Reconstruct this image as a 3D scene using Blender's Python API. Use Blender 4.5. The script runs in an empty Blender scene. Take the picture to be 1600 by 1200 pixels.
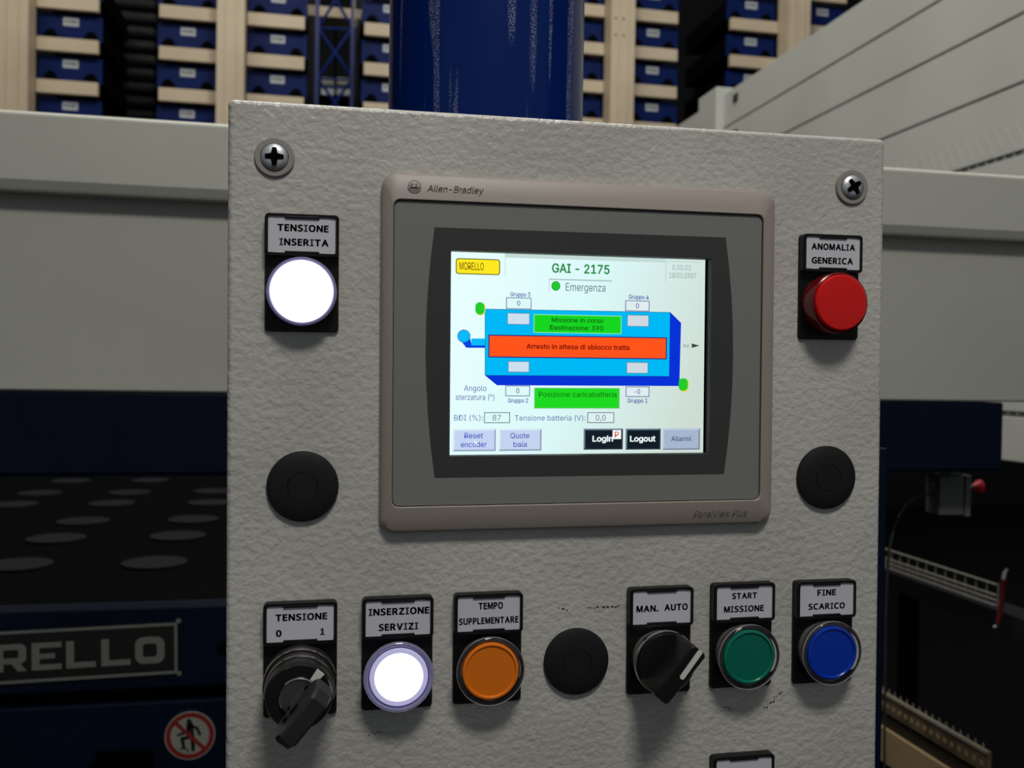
import bpy, bmesh, math, random
from mathutils import Vector, Matrix
random.seed(7)
C = bpy.context.scene.collection
SC = bpy.context.scene

# ---------------------------------------------------------------- camera
F = 1488.0          # focal length in pixels of a 1600 px wide picture
D = 0.41            # camera distance from the panel face
H = 1.35            # height of the camera above the floor
ROLL = -0.0085      # the panel hangs this much out of level
ax = Vector((7374, -40, -1488)).normalized()
ay = Vector((-300, 25, -1488)).normalized()
az = ax.cross(ay).normalized()
ay = az.cross(ax).normalized()
RP = Matrix((ax, ay, az))                       # camera -> panel frame
RW = Matrix.Rotation(ROLL, 3, 'Y') @ RP         # camera -> world
cd = bpy.data.cameras.new('camera')
cam = bpy.data.objects.new('camera', cd); C.objects.link(cam)
cam.matrix_world = Matrix.Translation((0, -D, H)) @ RW.to_4x4()
cd.sensor_width = 36; cd.lens = 36 * F / 1600; cd.clip_start = 0.02; cd.clip_end = 60
cd.dof.use_dof = True; cd.dof.focus_distance = 0.43; cd.dof.aperture_fstop = 16
SC.camera = cam

# ---------------------------------------------------------------- light
W = bpy.data.worlds.new('hall'); SC.world = W; W.use_nodes = True
W.node_tree.nodes['Background'].inputs[0].default_value = (0.80, 0.86, 0.92, 1)
W.node_tree.nodes['Background'].inputs[1].default_value = 0.175
def lamp(name, loc, target, size, power, col=(1, .97, .9)):
    l = bpy.data.lights.new(name, 'AREA'); l.shape = 'RECTANGLE'; l.size, l.size_y = size; l.energy = power; l.color = col
    o = bpy.data.objects.new(name, l); C.objects.link(o); o.location = loc
    o.rotation_euler = (Vector(target) - Vector(loc)).to_track_quat('-Z', 'Y').to_euler()
    return o
lamp('hall_lamp', (0.15, -.85, H + 1.2), (0.12, 0, H - .0), (.36, .24), 10.4)
lamp('hall_lamp', (-1.2, 1.6, H + 4.0), (-.5, 4.0, H + 1.0), (2.4, .5), 50, (1, .93, .82))
lamp('hall_lamp', (0.6, 1.4, H + 4.2), (1.6, 2.2, H + .4), (1.5, .5), 95, (1, .98, .93))
lamp('hall_lamp', (.05, .35, H + 2.6), (.1, 0, H), (.5, .25), 22)
SC.view_settings.view_transform = 'Standard'; SC.view_settings.look = 'None'
SC.view_settings.gamma = 1; SC.view_settings.use_curve_mapping = False
SC.view_settings.exposure = 0.0

# ---------------------------------------------------------------- picture -> place
def PP(px, py, h=0.0):
    """point of the plane h metres in front of the panel face, in panel coordinates"""
    r = RP @ Vector((px - 800, 600 - py, -F))
    t = (D - h) / r.y
    return r.x * t, r.z * t
def PWY(px, py, Y):
    r = RW @ Vector((px - 800, 600 - py, -F)); t = (Y + D) / r.y
    return r.x * t, r.z * t + H
def PWZ(px, py, z):
    r = RW @ Vector((px - 800, 600 - py, -F)); t = (z - H) / r.z
    return r.x * t, r.y * t - D

def YX(px, X):
    """depth at which the vertical plane at X crosses picture column px"""
    r = RW @ Vector((px - 800, 0, -F)); return X * r.y / r.x - D

# ---------------------------------------------------------------- materials
def mat(name, col, rough=.5, metal=0, spec=.5, emit=None, es=0, trans=0, ior=1.45, coat=0, sss=0):
    m = bpy.data.materials.new(name); m.use_nodes = True
    b = m.node_tree.nodes['Principled BSDF']
    b.inputs['Base Color'].default_value = (*col, 1)
    b.inputs['Roughness'].default_value = rough; b.inputs['Metallic'].default_value = metal
    b.inputs['Specular IOR Level'].default_value = spec
    b.inputs['Transmission Weight'].default_value = trans; b.inputs['IOR'].default_value = ior
    b.inputs['Coat Weight'].default_value = coat
    if emit:
        b.inputs['Emission Color'].default_value = (*emit, 1); b.inputs['Emission Strength'].default_value = es
    return m
def bump(m, scale, dist, detail=3, stretch=(1, 1, 1), distortion=0, contrast=None, second=None):
    nt = m.node_tree; b = nt.nodes['Principled BSDF']
    tc = nt.nodes.new('ShaderNodeTexCoord'); mp = nt.nodes.new('ShaderNodeMapping'); mp.inputs['Scale'].default_value = stretch
    nz = nt.nodes.new('ShaderNodeTexNoise'); nz.inputs['Scale'].default_value = scale
    nz.inputs['Detail'].default_value = detail; nz.inputs['Distortion'].default_value = distortion
    bp = nt.nodes.new('ShaderNodeBump'); bp.inputs['Distance'].default_value = dist; bp.inputs['Strength'].default_value = 1
    L = nt.links.new
    L(tc.outputs['Object'], mp.inputs[0]); L(mp.outputs[0], nz.inputs['Vector'])
    src = nz.outputs['Fac']
    if contrast:
        cr = nt.nodes.new('ShaderNodeMapRange'); cr.interpolation_type = 'SMOOTHSTEP'
        cr.inputs['From Min'].default_value, cr.inputs['From Max'].default_value = contrast
        L(src, cr.inputs['Value']); src = cr.outputs['Result']
    L(src, bp.inputs['Height']); L(bp.outputs['Normal'], b.inputs['Normal'])
    return m
def mottle(m, c1, c2, scale, stretch=(1, 1, 1), lo=.4, hi=.6, detail=4):
    nt = m.node_tree; b = nt.nodes['Principled BSDF']
    tc = nt.nodes.new('ShaderNodeTexCoord'); mp = nt.nodes.new('ShaderNodeMapping'); mp.inputs['Scale'].default_value = stretch
    nz = nt.nodes.new('ShaderNodeTexNoise'); nz.inputs['Scale'].default_value = scale; nz.inputs['Detail'].default_value = detail
    cr = nt.nodes.new('ShaderNodeValToRGB'); cr.color_ramp.elements[0].position = lo; cr.color_ramp.elements[1].position = hi
    cr.color_ramp.elements[0].color = (*c1, 1); cr.color_ramp.elements[1].color = (*c2, 1)
    L = nt.links.new
    L(tc.outputs['Object'], mp.inputs[0]); L(mp.outputs[0], nz.inputs['Vector']); L(nz.outputs['Fac'], cr.inputs[0]); L(cr.outputs[0], b.inputs['Base Color'])
    return m

M = {}
M['powder'] = mottle(bump(mat('textured_light_grey_powder_coat', (.5, .49, .46), .30), 290, .00032, 1.8, (1, 1, 1.1), .0, (.2, .8)),
                     (.49, .475, .435), (.55, .535, .49), 14)
M['bezel'] = bump(mat('taupe_bezel_plastic', (.37, .32, .285), .42), 2200, .00006, 2)
M['face'] = mat('dark_grey_overlay', (.21, .21, .20), .5)
M['mask'] = mat('near_black_overlay', (.042, .045, .043), .45)
M['black'] = mat('black_plastic', (.006, .006, .006), .4, spec=.3)
M['plug'] = bump(mat('matt_black_plastic', (.010, .011, .011), .55, spec=.3), 3000, .00002, 2)
M['knob'] = mat('black_knob_plastic', (.007, .007, .007), .32, spec=.4)
M['keyb'] = mat('dark_grey_key_plastic', (.02, .021, .02), .4)
M['paper'] = mat('white_label_card', (.63, .63, .69), .55)
M['ink'] = mat('black_print', (.008, .008, .012), .6)
M['clear'] = mat('clear_plastic', (.95, .95, .95), .06, trans=1, ior=1.3)
M['clearlit'] = mat('lit_clear_plastic', (.22, .21, .36), .12, emit=(.42, .38, .85), es=.09)
M['edge'] = mat('polished_clear_edge', (.5, .48, .55), .12, .3)
M['groove'] = mat('dark_violet_groove', (.05, .04, .12), .4)
M['sleeve'] = mat('smoky_inner_sleeve', (.10, .085, .085), .25)
M['clearlit2'] = mat('lit_clear_lens_rim', (.5, .48, .7), .2, emit=(.62, .6, .95), es=.42)
M['lampw'] = mat('glowing_white_lens', (.9, .95, 1), .3, emit=(.93, .97, 1), es=2.2)
M['red'] = mat('red_lens', (.72, .008, .006), .22)
M['redring'] = mat('dark_red_lens_rim', (.16, .006, .01), .2)
M['orange'] = mat('orange_lens', (.85, .20, .008), .25)
M['orangerim'] = mat('orange_lens_rim', (.95, .22, .008), .2)
M['green'] = mat('green_lens', (.0, .15, .10), .25)
M['greenrim'] = mat('green_lens_rim', (.0, .20, .13), .2)
M['blue'] = mat('blue_lens', (.0, .035, .42), .25)
M['bluerim'] = mat('blue_lens_rim', (.0, .045, .5), .2)
M['chrome'] = mat('chrome', (.62, .61, .6), .14, 1)
M['zinc'] = bump(mat('zinc_plated_steel', (.6, .62, .65), .42, .75), 900, .00005)
M['collar'] = mat('grey_collar', (.22, .22, .21), .35, .4)
M['darkmetal'] = mat('dark_collar_metal', (.16, .15, .145), .28, .8)
M['white'] = mat('white_pointer', (.72, .71, .66), .5)
M['column'] = None
M['cream'] = mottle(mat('cream_painted_steel', (.5, .43, .33), .55), (.50, .41, .29), (.56, .465, .335), 3)
M['cassette'] = mottle(mat('blue_painted_cassette', (.008, .035, .24), .5, spec=.15), (.001, .009, .072), (.002, .013, .10), 6)
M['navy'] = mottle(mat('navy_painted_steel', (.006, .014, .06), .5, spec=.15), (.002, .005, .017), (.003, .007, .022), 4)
M['beam'] = mottle(mat('off_white_painted_steel', (.6, .6, .52), .45), (.50, .50, .44), (.55, .55, .485), 2.5)
M['wallw'] = mottle(mat('light_grey_painted_sheet', (.52, .53, .49), .5), (.50, .51, .47), (.54, .55, .51), 2)
M['dimgrey'] = mat('dull_dark_grey', (.011, .011, .014), .7, spec=.1)
M['void'] = mat('black_rubber', (.002, .002, .002), .9, spec=.03)
M['strip'] = mottle(mat('worn_brown_steel', (.1, .075, .045), .6), (.08, .06, .036), (.13, .1, .06), 30)
M['bundle'] = bump(mat('dark_rubber_bundle', (.007, .0075, .008), .6, spec=.2), 40, .004)
M['tray'] = mat('galvanised_wire', (.30, .29, .24), .45, .3)
M['step'] = mat('dark_brown_steel', (.035, .027, .017), .6)
M['ochre'] = mottle(mat('ochre_cream_steel', (.3, .2, .1), .6), (.27, .19, .1), (.33, .235, .13), 8)
M['greydark'] = mat('dark_grey_steel', (.035, .036, .037), .5)
M['boxgrey'] = mat('grey_plastic_box', (.12, .125, .12), .5)
M['yellow'] = mat('yellow_plastic', (.2, .16, .02), .5)
M['redmush'] = mat('red_mushroom_plastic', (.5, .012, .02), .4)
M['louvre'] = mat('embossed_line_grey', (.40, .41, .37), .6)
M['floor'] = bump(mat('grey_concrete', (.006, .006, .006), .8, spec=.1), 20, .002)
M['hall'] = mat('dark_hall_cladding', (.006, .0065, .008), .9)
M['lattice'] = mat('bright_blue_painted_steel', (.004, .02, .16), .4)
M['tag'] = mat('white_tag', (.45, .48, .5), .6)
M['reds'] = mat('red_strap', (.07, .006, .005), .8, spec=.2)
M['signw'] = mat('sign_white', (.3, .3, .25), .5)
M['signr'] = mat('sign_red', (.24, .012, .01), .5)
M['plateL'] = mat('aluminium_lettering', (.2, .2, .175), .4, .2)
M['plateB'] = mat('black_nameplate', (.008, .009, .007), .4)

# blue column: glossy paint, lamp glints painted in as vertical streaks of white specks
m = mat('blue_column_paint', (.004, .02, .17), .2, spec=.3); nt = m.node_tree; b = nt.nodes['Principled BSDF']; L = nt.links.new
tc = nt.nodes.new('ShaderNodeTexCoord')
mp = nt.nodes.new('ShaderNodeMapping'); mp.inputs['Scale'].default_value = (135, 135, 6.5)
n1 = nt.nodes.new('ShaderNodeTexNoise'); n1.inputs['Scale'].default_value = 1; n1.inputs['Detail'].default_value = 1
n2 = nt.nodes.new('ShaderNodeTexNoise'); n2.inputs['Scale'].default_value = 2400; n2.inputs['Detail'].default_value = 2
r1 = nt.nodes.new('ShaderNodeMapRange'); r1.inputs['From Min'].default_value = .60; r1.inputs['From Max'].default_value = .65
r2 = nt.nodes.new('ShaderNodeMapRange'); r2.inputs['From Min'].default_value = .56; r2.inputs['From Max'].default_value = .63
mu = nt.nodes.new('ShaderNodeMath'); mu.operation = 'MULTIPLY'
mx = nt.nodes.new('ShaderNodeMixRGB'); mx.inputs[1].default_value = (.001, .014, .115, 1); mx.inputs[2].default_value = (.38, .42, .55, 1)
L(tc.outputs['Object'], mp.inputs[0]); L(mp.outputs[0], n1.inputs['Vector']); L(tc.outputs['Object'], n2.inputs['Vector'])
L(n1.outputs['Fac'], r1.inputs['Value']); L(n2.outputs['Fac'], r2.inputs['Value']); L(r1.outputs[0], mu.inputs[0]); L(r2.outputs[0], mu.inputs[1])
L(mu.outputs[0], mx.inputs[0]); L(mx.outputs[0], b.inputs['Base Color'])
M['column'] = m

def emis(name, col, s=1.0):
    m = bpy.data.materials.new(name); m.use_nodes = True; nt = m.node_tree; nt.nodes.clear()
    e = nt.nodes.new('ShaderNodeEmission'); e.inputs[0].default_value = (*col, 1); e.inputs[1].default_value = s
    o = nt.nodes.new('ShaderNodeOutputMaterial'); nt.links.new(e.outputs[0], o.inputs[0]); return m
def srgb(r, g, b):
    f = lambda c: (c / 255 / 12.92) if c <= 10 else ((c / 255 + .055) / 1.055) ** 2.4
    return (f(r), f(g), f(b))
EM = {}
def em(r, g, b):
    k = (r, g, b)
    if k not in EM: EM[k] = emis('screen_colour_%d_%d_%d' % k, srgb(*k))
    return EM[k]

# ---------------------------------------------------------------- builders
def me_obj(name, mesh, parent=None, m=None, smooth=None):
    o = bpy.data.objects.new(name, mesh); C.objects.link(o)
    if m is not None: mesh.materials.append(m)
    if smooth is not None:
        mesh.polygons.foreach_set('use_smooth', [True] * len(mesh.polygons)); mesh.set_sharp_from_angle(angle=math.radians(smooth))
    if parent is not None: o.parent = parent
    return o
def from_bm(name, bm, m, parent=None, smooth=None):
    bmesh.ops.recalc_face_normals(bm, faces=bm.faces)
    me = bpy.data.meshes.new(name); bm.to_mesh(me); bm.free()
    return me_obj(name, me, parent, m, smooth)
def tag(o, label=None, cat=None, group=None, kind=None):
    if label: o['label'] = label
    if cat: o['category'] = cat
    if group: o['group'] = group
    if kind: o['kind'] = kind
    return o
def empty(name, loc, label, cat, group=None, rot=(0, 0, 0)):
    o = bpy.data.objects.new(name, None); C.objects.link(o); o.location = loc; o.rotation_euler = rot
    o.empty_display_size = .02
    return tag(o, label, cat, group)
def pthing(name, x, z, label, cat, group=None, h=0.0):
    """a thing standing on the panel face, in panel coordinates"""
    p = Matrix.Rotation(ROLL, 3, 'Y') @ Vector((x, -h, z))
    return empty(name, (p.x, p.y, p.z + H), label, cat, group, (0, ROLL, 0))
def bmbox(bm, x0, x1, y0, y1, z0, z1, bev=0, seg=2):
    r = bmesh.ops.create_cube(bm, size=1)
    for v in r['verts']:
        v.co = Vector(((x0 + x1) / 2 + v.co.x * (x1 - x0), (y0 + y1) / 2 + v.co.y * (y1 - y0), (z0 + z1) / 2 + v.co.z * (z1 - z0)))
    if bev:
        es = list({e for v in r['verts'] for e in v.link_edges})
        bmesh.ops.bevel(bm, geom=es, offset=bev, segments=seg, profile=.5, affect='EDGES')
def box(name, x0, x1, y0, y1, z0, z1, m, parent=None, bev=0, seg=2):
    bm = bmesh.new(); bmbox(bm, x0, x1, y0, y1, z0, z1, bev, seg)
    return from_bm(name, bm, m, parent, None)
def lathe(name, prof, m, parent, n=64, cx=0, cz=0, smooth=35, cap0=False, cap1=True):
    """prof: list of (radius, height); height runs out of the panel (local -Y)"""
    bm = bmesh.new(); rings = []
    for r, h in prof:
        rings.append([bm.verts.new((cx + r * math.cos(2 * math.pi * i / n), -h, cz + r * math.sin(2 * math.pi * i / n))) for i in range(n)])
    for a, b_ in zip(rings, rings[1:]):
        for i in range(n): bm.faces.new((a[i], a[(i + 1) % n], b_[(i + 1) % n], b_[i]))
    if cap0: bm.faces.new(rings[0])
    if cap1: bm.faces.new(rings[-1])
    return from_bm(name, bm, m, parent, smooth)
def rrect(x0, x1, z0, z1, r, n=6):
    pts = []
    for cx, cz, a0 in ((x1 - r, z1 - r, 0), (x0 + r, z1 - r, 90), (x0 + r, z0 + r, 180), (x1 - r, z0 + r, 270)):
        for i in range(n + 1):
            a = math.radians(a0 + 90 * i / n); pts.append((cx + r * math.cos(a), cz + r * math.sin(a)))
    return pts
def loft(name, loops, m, parent, smooth=30, closed=False, cap0=False, cap1=False):
    """loops: list of (points, h) with equal point counts"""
    bm = bmesh.new(); R = [[bm.verts.new((x, -h, z)) for x, z in pts] for pts, h in loops]
    pairs = list(zip(R, R[1:])) + ([(R[-1], R[0])] if closed else [])
    for a, b_ in pairs:
        n = len(a)
        for i in range(n): bm.faces.new((a[i], a[(i + 1) % n], b_[(i + 1) % n], b_[i]))
    if cap0: bm.faces.new(R[0])
    if cap1: bm.faces.new(R[-1])
    return from_bm(name, bm, m, parent, smooth)
def prism(name, pts, h0, h1, m, parent, bev=0, smooth=30):
    if bev:
        cx = sum(p[0] for p in pts) / len(pts); cz = sum(p[1] for p in pts) / len(pts)
        def ins(p):
            v = Vector((p[0] - cx, p[1] - cz)); l = v.length; v *= (l - bev) / l; return (cx + v.x, cz + v.y)
        return loft(name, [(pts, h0), (pts, h1 - bev), ([ins(p) for p in pts], h1)], m, parent, smooth, cap0=True, cap1=True)
    return loft(name, [(pts, h0), (pts, h1)], m, parent, smooth, cap0=True, cap1=True)
def ringloft(name, outer, inner, h0, h1, m, parent, bev=.0003):
    return loft(name, [(outer, h0), (outer, h1), (inner, h1), (inner, h0)], m, parent, 30, closed=True)
def bmtube(bm, pts, r, n=6, capped=True):
    pts = [Vector(p) for p in pts]; rings = []
    for i, p in enumerate(pts):
        d = (pts[min(i + 1, len(pts) - 1)] - pts[max(i - 1, 0)]).normalized()
        u = d.cross(Vector((0, 0, 1)) if abs(d.z) < .9 else Vector((1, 0, 0))).normalized(); v = d.cross(u)
        rings.append([bm.verts.new(p + (u * math.cos(2 * math.pi * k / n) + v * math.sin(2 * math.pi * k / n)) * r) for k in range(n)])
    for a, b_ in zip(rings, rings[1:]):
        for k in range(n): bm.faces.new((a[k], a[(k + 1) % n], b_[(k + 1) % n], b_[k]))
    if capped: bm.faces.new(rings[0]); bm.faces.new(rings[-1][::-1])
def tube(name, pts, r, m, parent=None, n=8):
    bm = bmesh.new(); bmtube(bm, pts, r, n); return from_bm(name, bm, m, parent, 40)

# ---- lettering: the sans serifs that ship inside Blender, else its built-in face
FONTS = {}
try:
    import os
    for _k, _n in (('ui', 'Inter.woff2'), ('card', 'NotoSansHebrew-Regular.woff2')):
        _f = os.path.join(bpy.utils.system_resource('DATAFILES', path='fonts'), _n)
        if os.path.exists(_f): FONTS[_k] = bpy.data.fonts.load(_f)
except Exception:
    FONTS = {}
_gl = {}
def glyphs(s, bold, shear=0.0, face='ui'):
    """flat mesh of a string at em size 1, thickened by overlaying shifted copies: verts (x,z), faces"""
    k = (s, bold, shear, face)
    if k not in _gl:
        c = bpy.data.curves.new('type', 'FONT'); c.body = s; c.size = 1
        if face in FONTS: c.font = FONTS[face]
        c.shear = shear; c.resolution_u = 3
        o = bpy.data.objects.new('type', c)
        me = o.to_mesh(); vs = [(v.co.x, v.co.y) for v in me.vertices]; fs = [tuple(p.vertices) for p in me.polygons]
        o.to_mesh_clear(); bpy.data.objects.remove(o); bpy.data.curves.remove(c)
        if bold:
            V = []; Q = []
            for dx, dz in [(bold * math.cos(i * math.pi / 4), bold * .8 * math.sin(i * math.pi / 4)) for i in range(8)]:
                n = len(V); V += [(x + dx, z + dz) for x, z in vs]; Q += [tuple(i + n for i in f) for f in fs]
            vs, fs = V, Q
        _gl[k] = (vs, fs)
    return _gl[k]
def capheight(bold, face='ui'):
    vs, _ = glyphs('H', bold, 0.0, face); return max(v[1] for v in vs), min(v[1] for v in vs)
def letters(name, s, cx, cz, w, cap, h, m, parent, bold=0.0, shear=0.0):
    """s centred on cx; cz is the middle of the capitals"""
    vs, fs = glyphs(s, bold, shear); x0 = min(v[0] for v in vs); x1 = max(v[0] for v in vs); ct, cb = capheight(bold)
    sx = w / (x1 - x0); sz = cap / (ct - cb)
    me = bpy.data.meshes.new(name)
    me.from_pydata([(cx + (x - (x0 + x1) / 2) * sx, -h, cz + (z - (ct + cb) / 2) * sz) for x, z in vs], [], fs)
    return me_obj(name, me, parent, m)
def verdana(name, s, cx, cz, w, cap, h, m, parent, tilt=0.0, depth=0):
    """wide bold capitals whose I and 1 carry serifs"""
    B = .044; ct, cb = capheight(B, 'card'); k = 1 / (ct - cb); V = []; Fc = []; x = 0
    def quad(a, b_, c, d):
        n = len(V); V.extend([(a, c), (b_, c), (b_, d), (a, d)]); Fc.append((n, n + 1, n + 2, n + 3))
    for ch in s:
        if ch == ' ': x += .42; continue
        if ch == 'I':
            quad(x, x + .56, 0, .17); quad(x, x + .56, .83, 1); quad(x + .16, x + .40, .17, .83); x += .56 + .12; continue
        vs, fs = glyphs(ch, B, 0.0, 'card'); a = min(v[0] for v in vs); b_ = max(v[0] for v in vs)
        sx = k * (1.10 if ch not in 'MO' else 1.04)
        if ch == '1':
            quad(x, x + .60, 0, .17); quad(x + .19, x + .43, .17, 1); quad(x, x + .19, .70, .86); x += .72; continue
        n = len(V); off = .0
        V.extend([(x + off + (p[0] - a) * sx, (p[1] - cb) * k) for p in vs]); Fc.extend([tuple(i + n for i in f) for f in fs])
        x += off + (b_ - a) * sx + .12
    x -= .12; sx = w / x
    me = bpy.data.meshes.new(name)
    me.from_pydata([(cx + (p[0] - x / 2) * sx, -h, cz + (p[1] - .5) * cap + (p[0] - x / 2) * sx * tilt) for p in V], [], Fc)
    return me_obj(name, me, parent, m)

# ================================================================ setting
st = lambda n, *a: tag(box(n, *a), kind='structure')
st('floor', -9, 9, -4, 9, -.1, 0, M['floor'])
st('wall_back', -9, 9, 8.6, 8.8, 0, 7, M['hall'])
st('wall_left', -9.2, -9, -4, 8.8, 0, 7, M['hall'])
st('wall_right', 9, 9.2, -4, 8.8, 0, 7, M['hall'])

# ================================================================ control enclosure
x0, z1 = PP(356, 153); x1 = PP(1383, 300)[0]; z0 = -.30
enc = pthing('control_enclosure', (x0 + x1) / 2, 0, 'light grey textured control box that carries the touch screen and the buttons', 'control box')
ex = (x0 + x1) / 2
box('housing', x0 - ex, x1 - ex, 0, .075, z0, z1, M['powder'], enc, .0024, 9)
for (px, py), rw, rh, ang in (((429, 246.5), .0082, .0056, 0), ((1330, 293), .0082, .0056, .6)):
    sx, sz = PP(px, py); sx -= ex
    ws = lathe('washer', [(rw, 0), (rw, .0008), (rw - .0004, .0012), (rh + .0003, .0012), (rh + .0002, .0002)], M['collar'], enc, 48, sx, sz, cap1=False)
    ws['label'] = 'flat grey washer round the %s screw' % ('left' if px < 800 else 'right')
    ws.data.materials[0] = M['bezel'] if False else mat('grey_washer', (.3, .275, .25), .5)
    # screw head with cross recess
    sc_ = lathe('screw', [(rh, .0003), (rh, .0014), (rh * .9, .0021), (rh * .6, .0027), (rh * .3, .0029)], M['zinc'], enc, 40, sx, sz)
    bm = bmesh.new()
    pts = []
    for k in range(4):
        a = ang + k * math.pi / 2
        w = .00085; l = .0038
        ca, sa = math.cos(a), math.sin(a)
        for u, v in ((w * 1.6, -w * 1.6), (l, -w), (l, w)):
            pts.append((sx + u * ca - v * sa, sz + u * sa + v * ca))
    prism('cross_recess', pts, .0020, .00295, M['void'], sc_)
# scuffs on the paint
def scuff(pts, nm='scratch'):
    bm = bmesh.new()
    for i in range(pts[4]):
        t = i / max(1, pts[4] - 1); px = pts[0] + (pts[2] - pts[0]) * t + random.uniform(-1.5, 1.5); py = pts[1] + (pts[3] - pts[1]) * t + random.uniform(-2, 2) * pts[5]
        x, z = PP(px, py, 0); l = random.uniform(.0001, .0004); w = random.uniform(.00006, .00014)
        bmbox(bm, x - l - ex, x + l - ex, -.0004, .0002, z - w, z + w)
    o = from_bm(nm, bm, M['void'], enc); o['kind'] = 'stuff'; o['label'] = 'tiny dark chips and scratches in the paint'
scuff((920, 949, 968, 947, 22, .5)); scuff((1195, 1105, 1222, 1082, 16, 1.5)); scuff((578, 1146, 596, 1143, 7, 1)); scuff((875, 950, 885, 953, 5, 1)); scuff((1134, 1104, 1142, 1106, 4, 1))

# ================================================================ operator terminal
hx, hz = PP(905, 545)
hmi = pthing('touch_panel', hx, hz, 'taupe framed touch panel with a lit diagram screen on the grey box', 'touch screen')
def PH(px, py, h=0.0):
    x, z = PP(px, py, h); return x - hx, z - hz
ox0, oz1 = PH(596, 271); ox1, oz0 = PH(1201, 816)
ix0, iz1 = PH(615.2, 311, .0065); ix1, iz0 = PH(1187.5, 781, .0065)
def rr(a, b_, r): # blend outer/inner rectangles
    return rrect(ox0 + (ix0 - ox0) * a, ox1 + (ix1 - ox1) * a, oz0 + (iz0 - oz0) * b_, oz1 + (iz1 - oz1) * b_, r, 8)
loft('bezel', [(rr(0, 0, .0065), 0), (rr(0, 0, .0065), .0022), (rr(.10, .045, .0062), .0035), (rr(.26, .10, .0055), .0044), (rr(.5, .3, .0048), .0054), (rr(.8, .7, .0038), .0065), (rr(.94, .97, .0032), .0070), (rr(1, 1, .003), .0067), (rr(1, 1, .003), .0035)], M['bezel'], hmi, 25)
fr = rrect(ix0 + .0003, ix1 - .0003, iz0 + .0003, iz1 - .0003, .0028, 8)
# overlay with bulging sides round the window
FH = .0058
def side(a, b_, mid, n=8): # quadratic through three pixel points
    out = []
    for i in range(n):
        t = i / n; q = ((1 - t) ** 2 * a[0] + 2 * t * (1 - t) * (2 * mid[0] - (a[0] + b_[0]) / 2) + t * t * b_[0], (1 - t) ** 2 * a[1] + 2 * t * (1 - t) * (2 * mid[1] - (a[1] + b_[1]) / 2) + t * t * b_[1]); out.append(q)
    return out
TR, TL, BL, BR = (1134, 371), (679, 355), (679, 747), (1131, 741)
mo = side(TR, TL, ((TR[0] + TL[0]) / 2, (TR[1] + TL[1]) / 2)) + side(TL, BL, (665, 551)) + side(BL, BR, ((BL[0] + BR[0]) / 2, (BL[1] + BR[1]) / 2)) + side(BR, TR, (1145.5, 556))
mo = [PH(*p, FH) for p in mo]
def loopwin(x0, x1, z0, z1, n=8):
    c = [(x1, z1), (x0, z1), (x0, z0), (x1, z0)]; out = []
    for k in range(4):
        a, b_ = c[k], c[(k + 1) % 4]
        for i in range(n): t = i / n; out.append((a[0] + (b_[0] - a[0]) * t, a[1] + (b_[1] - a[1]) * t))
    return out
wx0, wz1 = PH(704, 390, FH); wx1, wz0 = PH(1109, 709.5, FH)
win = loopwin(wx0, wx1, wz0, wz1)
fo = []
# face frame outline resampled to the same point count
def resample(poly, n, start):
    P = [Vector(p) for p in poly]; k0 = min(range(len(P)), key=lambda i: (P[i] - Vector(start)).length); P = P[k0:] + P[:k0] + [P[k0]]
    Ls = [0]
    for a, b_ in zip(P, P[1:]): Ls.append(Ls[-1] + (b_ - a).length)
    out = []
    for i in range(n):
        t = Ls[-1] * i / n
        for j in range(len(P) - 1):
            if Ls[j + 1] >= t: f = (t - Ls[j]) / max(1e-9, Ls[j + 1] - Ls[j]); q = P[j].lerp(P[j + 1], f); out.append((q.x, q.y)); break
    return out
# face frame: hole follows the overlay outline
fr2 = rrect(ix0 + .0003, ix1 - .0003, iz0 + .0003, iz1 - .0003, .0028, 7)   # 32 points, starts at the right of the top right corner
mo_rr = []
def match(outer, shape):   # for every outer point the shape point in the same corner/side order
    cs = [shape[0], shape[8], shape[16], shape[24]]; out = []
    return cs
loft('face_frame', [(fr2, .0035), (fr2, FH - .0002), ([(x * .998, z * .998) for x, z in fr2], FH)], M['face'], hmi, 25)
bm = bmesh.new()
a = [bm.verts.new((x, -FH, z)) for x, z in [(p[0] * .998, p[1] * .998) for p in fr2]]; b2 = [bm.verts.new((x, -FH, z)) for x, z in mo]
ea = [bm.edges.new((a[i], a[(i + 1) % 32])) for i in range(32)]; eb = [bm.edges.new((b2[i], b2[(i + 1) % 32])) for i in range(32)]
bmesh.ops.triangle_fill(bm, use_beauty=True, use_dissolve=False, edges=ea + eb)
ff = [o for o in hmi.children if o.name.startswith('face_frame')][0]
me2 = bpy.data.meshes.new('face_frame_top'); bm.from_mesh(ff.data); bm.to_mesh(ff.data); bm.free()
loft('screen_mask', [(mo, FH - .0015), (mo, FH), (win, FH), (loopwin(wx0 + .0004, wx1 - .0004, wz0 + .0004, wz1 - .0004), FH - .0008), (loopwin(wx0 + .0004, wx1 - .0004, wz0 + .0004, wz1 - .0004), .0008)], M['mask'], hmi, 25)
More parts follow.
